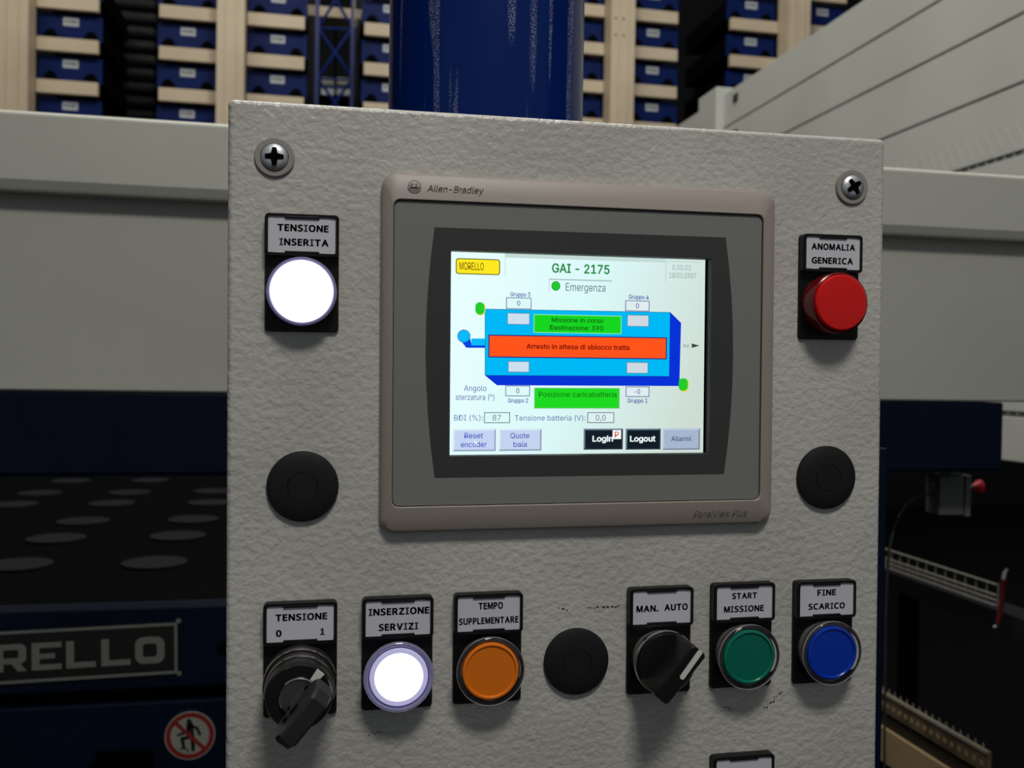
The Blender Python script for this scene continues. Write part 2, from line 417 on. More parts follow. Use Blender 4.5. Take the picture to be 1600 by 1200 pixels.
# screen
SH = .0018
sx0, sz1 = PH(704.5, 393.3, SH); sx1, sz0 = PH(1098.5, 707, SH)
scm = emis('lit_lcd_backlight', (1, 1, 1)); nt = scm.node_tree; e = [n for n in nt.nodes if n.type == 'EMISSION'][0]
tc = nt.nodes.new('ShaderNodeTexCoord'); mp = nt.nodes.new('ShaderNodeMapping'); mp.inputs['Rotation'].default_value = (0, -.35, 0)
sp = nt.nodes.new('ShaderNodeSeparateXYZ'); cr = nt.nodes.new('ShaderNodeValToRGB'); mr = nt.nodes.new('ShaderNodeMapRange')
mr.inputs['From Min'].default_value = -.06; mr.inputs['From Max'].default_value = .06
cr.color_ramp.elements[0].color = (*srgb(232, 255, 255), 1); cr.color_ramp.elements[1].color = (*srgb(206, 220, 210), 1)
k = cr.color_ramp.elements.new(.45); k.color = (*srgb(220, 250, 250), 1)
L = nt.links.new; L(tc.outputs['Object'], mp.inputs[0]); L(mp.outputs[0], sp.inputs[0]); L(sp.outputs['X'], mr.inputs['Value']); L(mr.outputs[0], cr.inputs[0]); L(cr.outputs[0], e.inputs[0])
loft('backing_frame', [(loopwin(wx0 - .001, wx1 + .001, wz0 - .001, wz1 + .001), .0007), (loopwin(sx0 - .001, sx1 + .001, sz0 - .001, sz1 + .001), .0014)], M['void'], hmi, cap0=True, cap1=True)
scr = prism('screen', [(sx1, sz1), (sx0, sz1), (sx0, sz0), (sx1, sz0)], .0014, SH, scm, hmi)
LV = [SH + .00004 * i for i in range(1, 9)]
def sp_(name, pts, lv, col, lab=None):
    me = bpy.data.meshes.new(name); me.from_pydata([(*[PH(x, y, LV[lv])[0]], -LV[lv], PH(x, y, LV[lv])[1]) for x, y in pts], [], [tuple(range(len(pts)))])
    o = me_obj(name, me, scr, em(*col))
    if lab: o['label'] = lab
    return o
def srect(name, xa, ya, xb, yb, lv, col, lab=None, r=0):
    a = PH(xa, ya, LV[lv]); b_ = PH(xb, yb, LV[lv])
    pts = rrect(a[0], b_[0], b_[1], a[1], r, 4) if r else [(b_[0], a[1]), (a[0], a[1]), (a[0], b_[1]), (b_[0], b_[1])]
    me = bpy.data.meshes.new(name); me.from_pydata([(x, -LV[lv], z) for x, z in pts], [], [tuple(range(len(pts)))])
    o = me_obj(name, me, scr, em(*col))
    if lab: o['label'] = lab
    return o
PXM = abs(PH(901, 550, SH)[0] - PH(900, 550, SH)[0])
def sbox(name, xa, ya, xb, yb, lv, line, fill, t=1.1, lab=None):
    srect(name, xa, ya, xb, yb, lv, line, lab); srect(name + '_fill', xa + t, ya + t, xb - t, yb - t, lv + 1, fill)
def stext(s, cx, cy, w, cap, lv, col, bold=0.0):
    xa = PH(cx - w / 2, cy, LV[lv]); xb = PH(cx + w / 2, cy, LV[lv]); c = PH(cx, cy, LV[lv]); q = PH(cx, cy - cap / 2, LV[lv])[1] - PH(cx, cy + cap / 2, LV[lv])[1]
    o = letters('lettering', s, (xa[0] + xb[0]) / 2, c[1], xb[0] - xa[0], q, LV[lv], em(*col), scr, bold)
    return o
BLU = (66, 84, 165); GRY = (88, 104, 124); BG = (222, 250, 248); BG2 = (214, 236, 228)
# header
srect('title_frame', 789, 402.3, 1040, 403, 2, (196, 218, 214)); srect('title_frame', 789, 402.3, 789.7, 432, 2, (196, 218, 214))
srect('clock_frame', 1040.3, 409, 1041, 440, 2, (190, 205, 196)); srect('clock_frame', 1040.3, 408.5, 1097, 409.2, 2, (190, 205, 196))
srect('brand_plate', 712.3, 403.2, 781.3, 430, 2, (70, 66, 20), 'yellow plate with dark border', .0012); srect('brand_plate_fill', 713.6, 404.6, 780, 428.6, 3, (255, 232, 34), None, .0009)
stext('MORELLO', 737, 416, 38, 11.5, 4, (70, 56, 10), .004)
stext('GAI - 2175', 907.5, 420, 90, 14.5, 3, (30, 135, 60), .020)
srect('status_frame', 857.7, 437.3, 956, 438, 2, (175, 196, 196)); srect('status_frame', 857.7, 437.3, 858.4, 457, 2, (175, 196, 196))
def sdisc(name, cx, cy, r, ry, lv, col):
    return sp_(name, [(cx + r * math.cos(i * math.pi / 12), cy - ry * math.sin(i * math.pi / 12)) for i in range(24)], lv, col)
sdisc('status_light', 868.5, 446.8, 6.9, 7.5, 2, (20, 120, 40)); sdisc('status_light', 868.5, 446.8, 5.9, 6.5, 3, (30, 205, 45))
stext('Emergenza', 915, 449, 62, 12, 3, GRY)
stext('0.50.02', 1065, 418, 29, 8, 3, (150, 164, 160)); stext('18/01/2007', 1067, 430.5, 42, 8, 3, (135, 148, 144))
# vehicle diagram
sp_('vehicle_side', [(1047.3, 487.8), (1064.2, 504.5), (1061.5, 603.2), (776.5, 602), (757.6, 586.5), (1046, 588)], 1, (8, 50, 214), 'dark blue side faces of the vehicle drawing')
sp_('vehicle_top', [(757.5, 482.5), (1047.5, 487.8), (1046, 588.3), (757.5, 586.8)], 2, (10, 90, 140)); sp_('vehicle_top', [(758.3, 483.3), (1046.8, 488.6), (1045.3, 587.6), (758.3, 586.1)], 3, (0, 184, 246), 'light blue top of the vehicle drawing')
sp_('drawbar_shadow', [(717, 531), (722, 535), (728.5, 543.4), (757.5, 543.6), (757.5, 539), (737, 539), (735, 530), (725, 526)], 1, (10, 66, 224))
sdisc('drawbar_wheel', 724.8, 525.2, 10.2, 10.2, 2, (10, 80, 160)); sdisc('drawbar_wheel', 724.8, 525.2, 9.4, 9.4, 3, (10, 186, 250))
srect('drawbar', 736.5, 528.7, 757.6, 539.8, 3, (10, 186, 250))
for cx, cy in ((750, 482), (1067.8, 601)):
    srect('corner_sensor', cx - 6.4, cy - 9.2, cx + 8.2, cy + 11, 3, (222, 214, 70), None, .0018); srect('corner_sensor', cx - 7.2, cy - 10, cx + 6.8, cy + 9.4, 4, (34, 204, 44), None, .0018)
for a in ((792.7, 488.7, 827.7, 507.5), (980, 491.8, 1013.8, 510.6), (793.8, 564.4, 827, 581.8), (979, 565.8, 1012.6, 583.6)):
    sbox('wheel_field', *a, 4, (90, 110, 130), (205, 224, 240) if a[0] < 900 else (206, 218, 226), .8)
for nm, a, s, c in (('value_field', (790.8, 464.6, 830.4, 483.4), '0', (810.4, 473.8)), ('value_field', (977, 469.2, 1014.8, 486.8), '0', (996, 477.8)), ('value_field', (789.7, 602.4, 828, 619.2), '0', (809, 610.5)), ('value_field', (977.8, 603.8, 1014.5, 620.3), '-0', (996, 611.7))):
    sbox(nm, *a, 4, (74, 84, 160), BG if a[0] < 900 else (224, 236, 238)); stext(s, *c, 5 if s == '0' else 8.6, 7.6, 7, BLU, .01)
for s, cx, cy in (('Gruppo 3', 813, 460), ('Gruppo 4', 998, 464), ('Gruppo 2', 809.5, 625.8), ('Gruppo 1', 996, 626)): stext(s, cx, cy, 31.5, 6.8, 3, BLU, .016)
sbox('green_field', 834, 490.8, 971, 522, 4, (150, 236, 150), (22, 214, 34)); stext('Missione in corso', 902.5, 500.4, 81, 7.4, 7, (20, 92, 20), .014); stext('Destinazione: 390', 901, 512.3, 83.5, 7.4, 7, (20, 92, 20), .014)
sbox('orange_field', 763.3, 522.8, 1041.8, 561.6, 4, (30, 30, 120), (255, 84, 28), 1.6); stext('Arresto in attesa di sblocco tratta', 903, 542, 161, 7.8, 7, (122, 10, 6), .02)
sbox('charger_field', 834.8, 605.8, 968, 638.4, 4, (120, 190, 120), (30, 218, 34)); stext('Posizione caricabatteria', 902.5, 616.2, 121, 8, 7, (16, 100, 16), .004)
stext('AV', 1072, 540.4, 10, 4.8, 3, (92, 100, 100)); sp_('direction_arrow', [(1080.8, 536.5), (1093, 540.2), (1080.8, 543.6)], 3, (60, 66, 66))
stext('Angolo', 742.5, 606.5, 35, 8.8, 3, BLU); stext('sterzatura (°)', 742.3, 620.5, 60.5, 8.8, 3, BLU)
stext('BDI (%):', 732, 652.7, 45, 8.6, 3, (92, 108, 178)); sbox('value_field', 756.4, 644.2, 796.8, 661, 4, (70, 90, 100), BG); stext('87', 776.2, 652.6, 13, 8.6, 7, (80, 100, 110))
stext('Tensione batteria (V):', 859.5, 653, 110.5, 8.2, 3, (72, 90, 168)); sbox('value_field', 917.8, 644.3, 959.5, 660.8, 4, (70, 90, 100), (222, 240, 240)); stext('0,0', 938.7, 652.6, 15.5, 8.4, 7, (80, 100, 110))
def button3(xa, ya, xb, yb, base, hi, lo, t=2.4):
    srect('screen_button', xa, ya, xb, yb, 1, lo)
    sp_('screen_button', [(xa, ya), (xb, ya), (xb - t, ya + t), (xa + t, yb - t), (xa, yb)], 2, hi); srect('screen_button', xa + t, ya + t, xb - t, yb - t, 3, base)
button3(707.7, 670.4, 774.7, 704.8, (196, 212, 244), (222, 238, 250), (150, 166, 190)); stext('Reset', 740.2, 680.6, 29.2, 8.4, 4, (52, 72, 186), .006); stext('encoder', 740.2, 694.4, 40.5, 8.4, 4, (52, 72, 186), .006)
sp_('cursor', [(741, 687), (741.8, 694.5), (743.4, 693.2), (744.8, 696), (745.8, 695.4), (744.6, 692.8), (746.4, 692.4)], 5, (232, 244, 236))
button3(779.6, 670, 846, 704.2, (196, 212, 240), (222, 238, 250), (146, 162, 188)); stext('Quote', 812.2, 680.6, 29.6, 8.4, 4, (52, 72, 186), .006); stext('baia', 812.6, 694.2, 20.8, 8.4, 4, (52, 72, 186), .006)
button3(912, 669.8, 973, 702.2, (20, 30, 40), (110, 130, 148), (40, 50, 60)); stext('Login', 941.8, 685.4, 32.3, 9.4, 4, (238, 246, 250), .03)
srect('padlock_field', 957.2, 672, 970.4, 686, 5, (244, 250, 246)); stext('P', 963.8, 679, 6.6, 9, 6, (226, 60, 60), .012)
button3(977.8, 669.8, 1032, 702.2, (18, 28, 38), (100, 118, 136), (40, 50, 60)); stext('Logout', 1004.3, 685.4, 40, 9.4, 4, (238, 246, 250), .03)
button3(1035.5, 669.3, 1093.6, 702.6, (166, 182, 206), (190, 206, 224), (128, 142, 164)); stext('Allarmi', 1064.3, 685.4, 31, 7.6, 4, (54, 70, 110), .008)
# moulded writing on the bezel
M['emboss'] = mat('moulded_letter_taupe', (.23, .195, .175), .5)
M['emboss2'] = mat('moulded_letter_dark', (.15, .13, .115), .5)
def slanted(name, s, px0, py0, px1, py1, cap, hh, mtl, slope, bold=0.0):
    vs, fs = glyphs(s, bold, .25); xa = min(v[0] for v in vs); xb = max(v[0] for v in vs); ct, cb = capheight(bold)
    a = PH(px0, py0, hh); b_ = PH(px1, py1, hh); capm = PH(px0, py0 - cap, hh)[1] - a[1]
    me = bpy.data.meshes.new(name); out = []
    for x, z in vs:
        t = (x - xa) / (xb - xa); u = (z - cb) / (ct - cb) * capm
        out.append((a[0] + (b_[0] - a[0]) * t, -(hh + slope * (u - capm / 2)), a[1] + (b_[1] - a[1]) * t + u))
    me.from_pydata(out, [], fs); return me_obj(name, me, hmi, mtl)
slanted('maker_lettering', 'Allen-Bradley', 667.5, 299.5, 756, 303.5, 11, .00635, M['emboss'], -.13, .004)
slanted('model_lettering', 'PanelView Plus', 1084, 808.5, 1167, 806.5, 10.5, .00605, M['emboss2'], .16, .0)
lx, lz = PH(647.5, 292.5, .0060); lr = .0028
bm = bmesh.new()
def arcband(bm, cx, cz, r0, r1, a0, a1, h, n=16):
    A = [bm.verts.new((cx + r0 * math.cos(a0 + (a1 - a0) * i / n), -h, cz + r0 * math.sin(a0 + (a1 - a0) * i / n))) for i in range(n + 1)]
    B_ = [bm.verts.new((cx + r1 * math.cos(a0 + (a1 - a0) * i / n), -h, cz + r1 * math.sin(a0 + (a1 - a0) * i / n))) for i in range(n + 1)]
    for i in range(n): bm.faces.new((A[i], A[i + 1], B_[i + 1], B_[i]))
arcband(bm, lx, lz, lr * .86, lr, 0, 2 * math.pi, .0068, 32)
arcband(bm, lx, lz, 0.0001, lr * .86, math.pi * 1.06, math.pi * 1.94, .0068, 16)
bmbox(bm, lx - lr * .5, lx - lr * .25, -.0068, -.0066, lz - lr * .2, lz + lr * .55); bmbox(bm, lx + lr * .15, lx + lr * .4, -.0068, -.0066, lz - lr * .2, lz + lr * .55); bmbox(bm, lx - lr * .7, lx + lr * .7, -.0068, -.0066, lz - lr * .22, lz - lr * .05)
from_bm('maker_emblem', bm, M['emboss'], hmi)

# ================================================================ push button stations
PW = .0303; PHT = .0487        # legend plate size
def station(px_l, px_r, py_b, label, cat, group=None, name='push_button'):
    """origin: centre of the mounting hole on the panel face"""
    x = PP((px_l + px_r) / 2, py_b, .0015)[0]; z = PP((px_l + px_r) / 2, py_b, .0015)[1] + .0165
    t = pthing(name, x, z, label, cat, group)
    zb = -.0165; zt = zb + PHT
    prism('legend_plate', rrect(-PW / 2, PW / 2, zb, zt, .0018, 4), 0, .0016, M['black'], t, .0004)
    # raised holder: frame round the card
    hb = zt - .0176
    ho = rrect(-.0151, .0151, hb, zt, .0018, 7)
    hw = loopwin(-.0137, .0137, hb + .0014, zt - .0012)
    hin = resample(hw, 32, (.0137, zt - .0012)); hin = loopwin(-.0137, .0137, hb + .0014, zt - .0012)
    bm = bmesh.new()
    hl = loft('label_holder', [(ho, .0014), (ho, .0046), ([(p[0] * .975, hb + (p[1] - hb) * .98 + .0002) for p in ho], .0050), (hin, .0050), (hin, .0042)], M['black'], t, 30)
    card = prism('label_card', [(.0139, zt - .001), (-.0139, zt - .001), (-.0139, hb + .0012), (.0139, hb + .0012)], .0020, .0044, M['paper'], t)
    for (a, b_) in ((hb + .0012, hb + .0022), (zt - .0020, zt - .0010)):
        box('holder_tab', -.0070, .0070, -.0051, -.0043, a, b_, M['black'], t, .0002)
    return t, card, (hb + zt) / 2
def card_text(t, card, zc, lines):
    for s, dx, dz, w, cap in lines:
        verdana('lettering', s, dx, zc + dz, w, cap, .00447, M['ink'], card)
def illum(t, capm, rimm, ringm, face_r=.0098, lit=False):
    lathe('collar', [(.0128, .0016), (.0130, .0030), (.0124, .0052), (.0124, .0062)], M['collar'], t, 64)
    lathe('ring_edge', [(.01462, .0094), (.01482, .0100), (.01472, .0105), (.01452, .0102)], M['edge'], t, 72, cap1=False)
    lathe('inner_sleeve', [(.0138, .0058), (.0137, .0084), (.0124, .0084)], M['sleeve'], t, 72, cap1=False)
    lathe('clear_ring', [(.0126, .0055), (.0140, .0070), (.0147, .0092), (.0146, .0102), (.0141, .0106), (.0133, .0104), (.0128, .0096), (.0126, .0060)], ringm, t, 72, cap1=False)
    c = lathe('lens_cap', [(.0123, .0060), (.0123, .0098), (.0120, .0104), (.0112, .0106), (.0109, .0103)], rimm, t, 72, cap1=False)
    lathe('lens_face', [(.0109, .0103), (.0106, .0099), (.0100, .0099)], capm, c, 72)
    return c

T, c, zc = station(413, 530, 518.5, 'lit white pilot lamp under the card TENSIONE INSERITA, upper left of the box', 'pilot lamp', name='pilot_lamp')
card_text(T, c, zc, [('TENSIONE', .0004, .0030, .0208, .0029), ('INSERITA', .0008, -.0029, .0200, .0029)])
lathe('collar', [(.0138, .0016), (.0142, .0040), (.0142, .0050)], M['darkmetal'], T)
lathe('lens_ring', [(.0138, .0045), (.0142, .0060), (.0141, .0076), (.0136, .0083), (.0130, .0083), (.0127, .0077)], M['clearlit'], T, 72, cap1=False)
lathe('ring_edge', [(.0141, .0060), (.01435, .0068), (.0142, .0078), (.0140, .0074)], M['edge'], T, 72, cap1=False)
lathe('lens', [(.0129, .0060), (.0126, .0080), (.0122, .0087), (.0108, .0092), (.006, .0095)], M['lampw'], T, 72)

T, c, zc = station(1247, 1342, 530.5, 'red pilot lamp under the card ANOMALIA GENERICA, upper right of the box', 'pilot lamp', name='pilot_lamp')
card_text(T, c, zc, [('ANOMALIA', .0002, .0030, .0222, .0030), ('GENERICA', -.0002, -.0034, .0210, .0030)])
lathe('lens_ring', [(.0139, .0016), (.0141, .0100), (.0139, .0112), (.0133, .0116), (.0130, .0113)], M['redring'], T, 72, cap1=False)
lathe('lens', [(.0130, .0110), (.0128, .0124), (.0122, .0130), (.0095, .0133), (.005, .0134)], M['red'], T, 72)

G = 'push buttons in the lower row'
T, c, zc = station(565.6, 675, 1107.5, 'lit white push button under the card INSERZIONE SERVIZI', 'push button', G)
card_text(T, c, zc, [('INSERZIONE', .0004, .0029, .0258, .0030), ('SERVIZI', .0002, -.0037, .0168, .0030)])
lathe('collar', [(.0128, .0016), (.0130, .0030), (.0124, .0052), (.0124, .0062)], M['collar'], T, 64)
lathe('clear_ring', [(.0126, .0055), (.0140, .0070), (.0147, .0092), (.0146, .0102), (.0141, .0106), (.0134, .0104), (.0127, .0094)], M['clearlit'], T, 72, cap1=False)
lathe('ring_edge', [(.01462, .0094), (.01482, .0100), (.01472, .0105), (.01452, .0102)], M['edge'], T, 72, cap1=False)
lathe('ring_groove', [(.0128, .0101), (.0127, .0104), (.0124, .0104)], M['groove'], T, 72, cap1=False)
lathe('ring_groove', [(.0140, .01058), (.0139, .01075), (.0137, .01066)], M['edge'], T, 72, cap1=False)
c2 = lathe('lens_cap', [(.0123, .0060), (.0123, .0102), (.0119, .0108), (.0102, .0108), (.0101, .0104)], M['clearlit2'], T, 72, cap1=False)
lathe('lens_face', [(.0101, .0105), (.0098, .0109), (.006, .0112)], M['lampw'], c2, 72)

T, c, zc = station(708, 814, 1098, 'orange push button under the card TEMPO SUPPLEMENTARE', 'push button', G)
card_text(T, c, zc, [('TEMPO', .0008, .0034, .0108, .0030), ('SUPPLEMENTARE', 0, -.0030, .0262, .0029)])
illum(T, M['orange'], M['orangerim'], M['clear'])
T, c, zc = station(1108.7, 1206, 1073.5, 'green push button under the card START MISSIONE', 'push button', G)
card_text(T, c, zc, [('START', .0000, .0032, .0122, .0028), ('MISSIONE', -.0002, -.0028, .0197, .0029)])
illum(T, M['green'], M['greenrim'], M['clear'])
T, c, zc = station(1237.5, 1332, 1066.5, 'blue push button under the card FINE SCARICO', 'push button', G)
card_text(T, c, zc, [('FINE', .0000, .0034, .0096, .0029), ('SCARICO', .0001, -.0030, .0186, .0029)])
illum(T, M['blue'], M['bluerim'], M['clear'])
T, c, zc = station(1108.7, 1204, 1073.5 + 266, 'black framed legend plate cut off by the bottom edge, under the green button', 'legend plate', name='legend_holder')
lathe('hole_cap', [(.0140, .0016), (.0143, .0028), (.012, .0036)], M['plug'], T)

# key switch
T, c, zc = station(411.4, 526.5, 1119, 'black key switch with its key in, under the card TENSIONE 0 1', 'key switch', name='key_switch')
card_text(T, c, zc, [('TENSIONE', .0004, .0028, .0212, .0029), ('0', -.0088, -.0037, .0023, .0029), ('1', .0090, -.0037, .0019, .0029)])
lathe('collar', [(.0142, .0016), (.0147, .0050), (.0148, .0115), (.0146, .0120), (.0143, .0118), (.0140, .0112), (.0136, .0150), (.0137, .0170), (.0135, .0174), (.0130, .0174)], M['darkmetal'], T, 80, cap1=False)
lathe('ring_edge', [(.01465, .0112), (.01500, .0117), (.0148, .0122), (.0145, .0120)], M['chrome'], T, 80, cap1=False)
lathe('ring_edge', [(.0136, .0164), (.01385, .0169), (.0137, .0175), (.0134, .0174)], M['chrome'], T, 80, cap1=False)
kn = lathe('knob', [(.0130, .0150), (.0134, .0200), (.0132, .0262), (.0127, .0272), (.0079, .0272)], M['knob'], T, 80)
lathe('lock_ring', [(.0079, .0270), (.0081, .0277), (.0077, .0281), (.0073, .0276)], M['chrome'], kn, 64, cap1=False)
lathe('lock_cylinder', [(.0073, .0270), (.0073, .0275)], M['darkmetal'], kn, 64)
a = math.radians(50)
def rot(pts, a, cx=0, cz=0): return [(cx + x * math.cos(a) - z * math.sin(a), cz + x * math.sin(a) + z * math.cos(a)) for x, z in pts]
prism('pointer', rot([(.0082, -.0013), (.0130, -.0018), (.0130, .0018), (.0082, .0013)], a), .0268, .0277, M['white'], kn)
prism('key_slot', rot([(-.0058, -.0009), (.0058, -.0009), (.0058, .0009), (-.0058, .0009)], a), .0272, .0277, M['void'], kn)
prism('key_blade', rot([(-.0042, -.0009), (.0042, -.0009), (.0042, .0009), (-.0042, .0009)], a), .0250, .0350, M['chrome'], T)
# bow: rounded outline in the (along, out) plane, extruded across
def bowpts(l, h0, h1):
    return [(-l * .42, h0), (l * .42, h0), (l / 2, h0 + .003), (l / 2, h1 - .004), (l / 2 - .003, h1), (-l / 2 + .003, h1), (-l / 2, h1 - .004), (-l / 2, h0 + .003)]
bm = bmesh.new(); ca, sa = math.cos(a), math.sin(a); P0 = bowpts(.0245, .0325, .0510)
rows = []
for w, inset in ((-.0036, .0008), (-.0027, 0), (.0027, 0), (.0036, .0008)):
    rows.append([bm.verts.new((.0020 + (u - math.copysign(inset, u)) * ca - w * sa, -(h - (inset if h > .04 else -inset)), -.0012 + (u - math.copysign(inset, u)) * sa + w * ca)) for u, h in P0])
for r0, r1 in zip(rows, rows[1:]):
    for i in range(8): bm.faces.new((r0[i], r0[(i + 1) % 8], r1[(i + 1) % 8], r1[i]))
bm.faces.new(rows[0]); bm.faces.new(rows[-1][::-1])
kb = from_bm('key_bow', bm, M['keyb'], T, 30)
bm = bmesh.new()
for u, l in ((-.006, .0012), (-.001, .0022)):
    pts = [(u - l, .0040), (u + l, .0040), (u + l, .0042), (u - l, .0042)]
    vs = [[bm.verts.new((.0020 + uu * ca - ww * sa, -h, -.0012 + uu * sa + ww * ca)) for uu, ww in pts] for h in (.0400, .0425)]
    for i in range(4): bm.faces.new((vs[0][i], vs[0][(i + 1) % 4], vs[1][(i + 1) % 4], vs[1][i]))
    bm.faces.new(vs[0]); bm.faces.new(vs[1])
from_bm('bow_mark', bm, M['void'], kb)

# selector
T, c, zc = station(979.5, 1078.6, 1083, 'black rotary selector with a white line under the card MAN. AUTO', 'selector switch', name='selector_switch')
card_text(T, c, zc, [('MAN.', -.0068, -.0004, .0104, .0030), ('AUTO', .0068, -.0002, .0112, .0030)])
lathe('collar', [(.0128, .0016), (.0130, .0040), (.0124, .0070)], M['collar'], T, 64, cap1=False)
lathe('chrome_ring', [(.0126, .0060), (.0142, .0080), (.0144, .0096), (.0141, .0102), (.0136, .0102), (.0133, .0096)], M['chrome'], T, 80, cap1=False)
kn = lathe('knob', [(.0133, .0090), (.0133, .0106), (.0128, .0112)], M['knob'], T, 72)
a = math.radians(49)
def handle_loop(l, w0, w1, n=7):
    pts = rrect(-l, l, -w0, w1, .0018, n - 1); return rot(pts, a)
loft('handle', [(handle_loop(.0138, .0062, .0048), .0106), (handle_loop(.0138, .0056, .0040), .0180), (handle_loop(.0136, .0048, .0032), .0258), (handle_loop(.0132, .0044, .0028), .0264)], M['knob'], T, 18, cap1=True)
prism('pointer', rot(rrect(-.0012, .0137, -.0030, -.0007, .0011, 4), a + .06), .0258, .02665, M['white'], [o for o in T.children if o.name.startswith('handle')][0])

# blanking plugs
for (px, py), lab in (((473, 760), 'round black blanking plug below the lit TENSIONE INSERITA lamp'), ((1291, 746), 'round black blanking plug below the red ANOMALIA GENERICA lamp'), ((900.5, 1033.5), 'round black blanking plug between the orange button and the selector')):
    x, z = PP(px, py, .001)
    T = pthing('blanking_plug', x, z, lab, 'hole plug', 'round black blanking plugs on the box')
    lathe('disc', [(.0148, 0), (.0149, .0012), (.0145, .0020), (.0130, .0026), (.0095, .0031), (.0064, .0033), (.0062, .0030)], M['plug'], T, 72, cap1=False)
    lathe('centre_cap', [(.0062, .0030), (.0060, .0033), (.004, .0033)], M['plug'], T, 48)

# ================================================================ blue column and its back plate
R = .060; dc = .585
cxw = (PWY(603.5, 100, dc - D)[0] + PWY(910.5, 100, dc - D)[0]) / 2
col = empty('mounting_column', (cxw, dc - D, 0), 'thick round glossy blue column rising behind the control box', 'column')
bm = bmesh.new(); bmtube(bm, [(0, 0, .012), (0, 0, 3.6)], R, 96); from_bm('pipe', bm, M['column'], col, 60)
box('foot_plate', -.11, .11, -.1, .1, 0, .014, M['navy'], col, .002)
for sx in (-.09, .09):
    for sy in (-.08, .08): bm = bmesh.new(); bmtube(bm, [(sx, sy, .014), (sx, sy, .024)], .010, 6); from_bm('bolt', bm, M['zinc'], col)
xr = PWY(1380.5, 950, .080)[0]
bp = empty('mounting_plate', (xr - .16, .086, H - .2), 'narrow strip of navy steel plate showing behind the right edge of the box', 'plate')
box('plate', -.16, .16, -.007, .007, -.36, PWY(1380, 700, .08)[1] - H + .2, M['navy'], bp, .001)
for sx in (-.13, .13): bm = bmesh.new(); bmtube(bm, [(sx, .007, -.3), (sx, .013, -.3)], .008, 6); from_bm('bolt', bm, M['zinc'], bp)

# ================================================================ white vehicle beam
def zc_(py, px, Y): return PWY(px, py, Y)[1]
zt = (zc_(172, 0, .6) + zc_(258, 1384, .6)) / 2
zl1 = zc_(278, 0, .6); zl0 = zc_(297, 0, .612); zb = zc_(610, 0, .63); zs = zc_(345, 0, .63)
BX0, BX1 = -1.3, 1.15
bt = empty('vehicle_beam', (0, .6, zb), 'long off-white steel cross beam passing behind the control box', 'beam')
def beam_profile(name, prof, m, x0, x1, parent, oy, oz):
    bm = bmesh.new()
    A = [bm.verts.new((x0, y - oy, z - oz)) for y, z in prof]; B_ = [bm.verts.new((x1, y - oy, z - oz)) for y, z in prof]; n = len(prof)
    for i in range(n): bm.faces.new((A[i], A[(i + 1) % n], B_[(i + 1) % n], B_[i]))
    bm.faces.new(A); bm.faces.new(B_[::-1])
    return from_bm(name, bm, m, parent, None)
rc = .005; prof = [(.6 + rc * (1 - math.cos(t)), zt - rc + rc * math.sin(t)) for t in [i * math.pi / 12 for i in range(7)]]
prof += [(.70, zt), (.70, zl0)] + [(.606, zl0), (.6045, zl0 + .002), (.6, zl1)]
beam_profile('top_rail', prof, M['beam'], BX0, BX1, bt, .6, zb)
rc = .002
beam_profile('fascia', [(.630, zl0 + .002), (.630, zb + rc), (.632, zb), (.69, zb), (.69, zl0 + .002)], M['beam'], BX0, BX1, bt, .6, zb)

# navy chassis under it
nz1 = zb; nz0 = PWY(100, 741, .633)[1]
xe = PWY(1567, 680, .633)[0]
nb = empty('chassis_beam', (0, .633, nz0), 'navy blue chassis beam directly under the off-white beam', 'beam')
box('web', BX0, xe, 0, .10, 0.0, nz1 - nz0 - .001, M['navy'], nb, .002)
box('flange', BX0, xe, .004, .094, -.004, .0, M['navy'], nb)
zf1 = PWY(100, 952, .70)[1]; zf0 = PWY(100, 1083, .70)[1]; zg0 = .12
xf = PWY(900, 1000, .70)[0]
lf = empty('chassis_front', (0, .70, zg0), 'dark navy lower chassis front at left carrying the nameplate and the round sign', 'chassis')
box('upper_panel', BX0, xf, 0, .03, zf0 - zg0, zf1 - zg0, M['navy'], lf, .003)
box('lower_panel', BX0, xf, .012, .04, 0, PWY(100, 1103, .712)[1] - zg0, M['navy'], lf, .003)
box('gap_strip', BX0, xf, .03, .045, PWY(100, 1100, .712)[1] - zg0 - .02, zf0 - zg0 + .02, M['void'], lf)
zd = PWY(100, 948, .74)[1]
dk = empty('loading_deck', (0, .75, zd - .02), 'black deck with pale round discs seen through the gap behind the nameplate', 'deck')
box('deck_plate', BX0 - .6, .55, -.01, 2.6, 0, .02, M['void'], dk)
box('rear_wall', BX0 - .9, .9, 2.62, 2.65, 0, .25, M['void'], dk)
for px, py in ((63, 771), (203, 770), (335, 768), (21, 789), (175, 787), (329, 786), (130, 815), (302, 812), (88, 842), (278, 838), (29, 883), (242, 880), (235, 751), (110, 752)):  # flat round discs, a little paler than the deck plate
    x, y = PWZ(px, py, zd + .002)
    bm = bmesh.new(); bmtube(bm, [(x, y - .75, .0185), (x, y - .75, .024)], .043, 28); from_bm('round_disc', bm, M['dimgrey'], dk)
hb_, hz_ = PWY(352, 1010, .70)
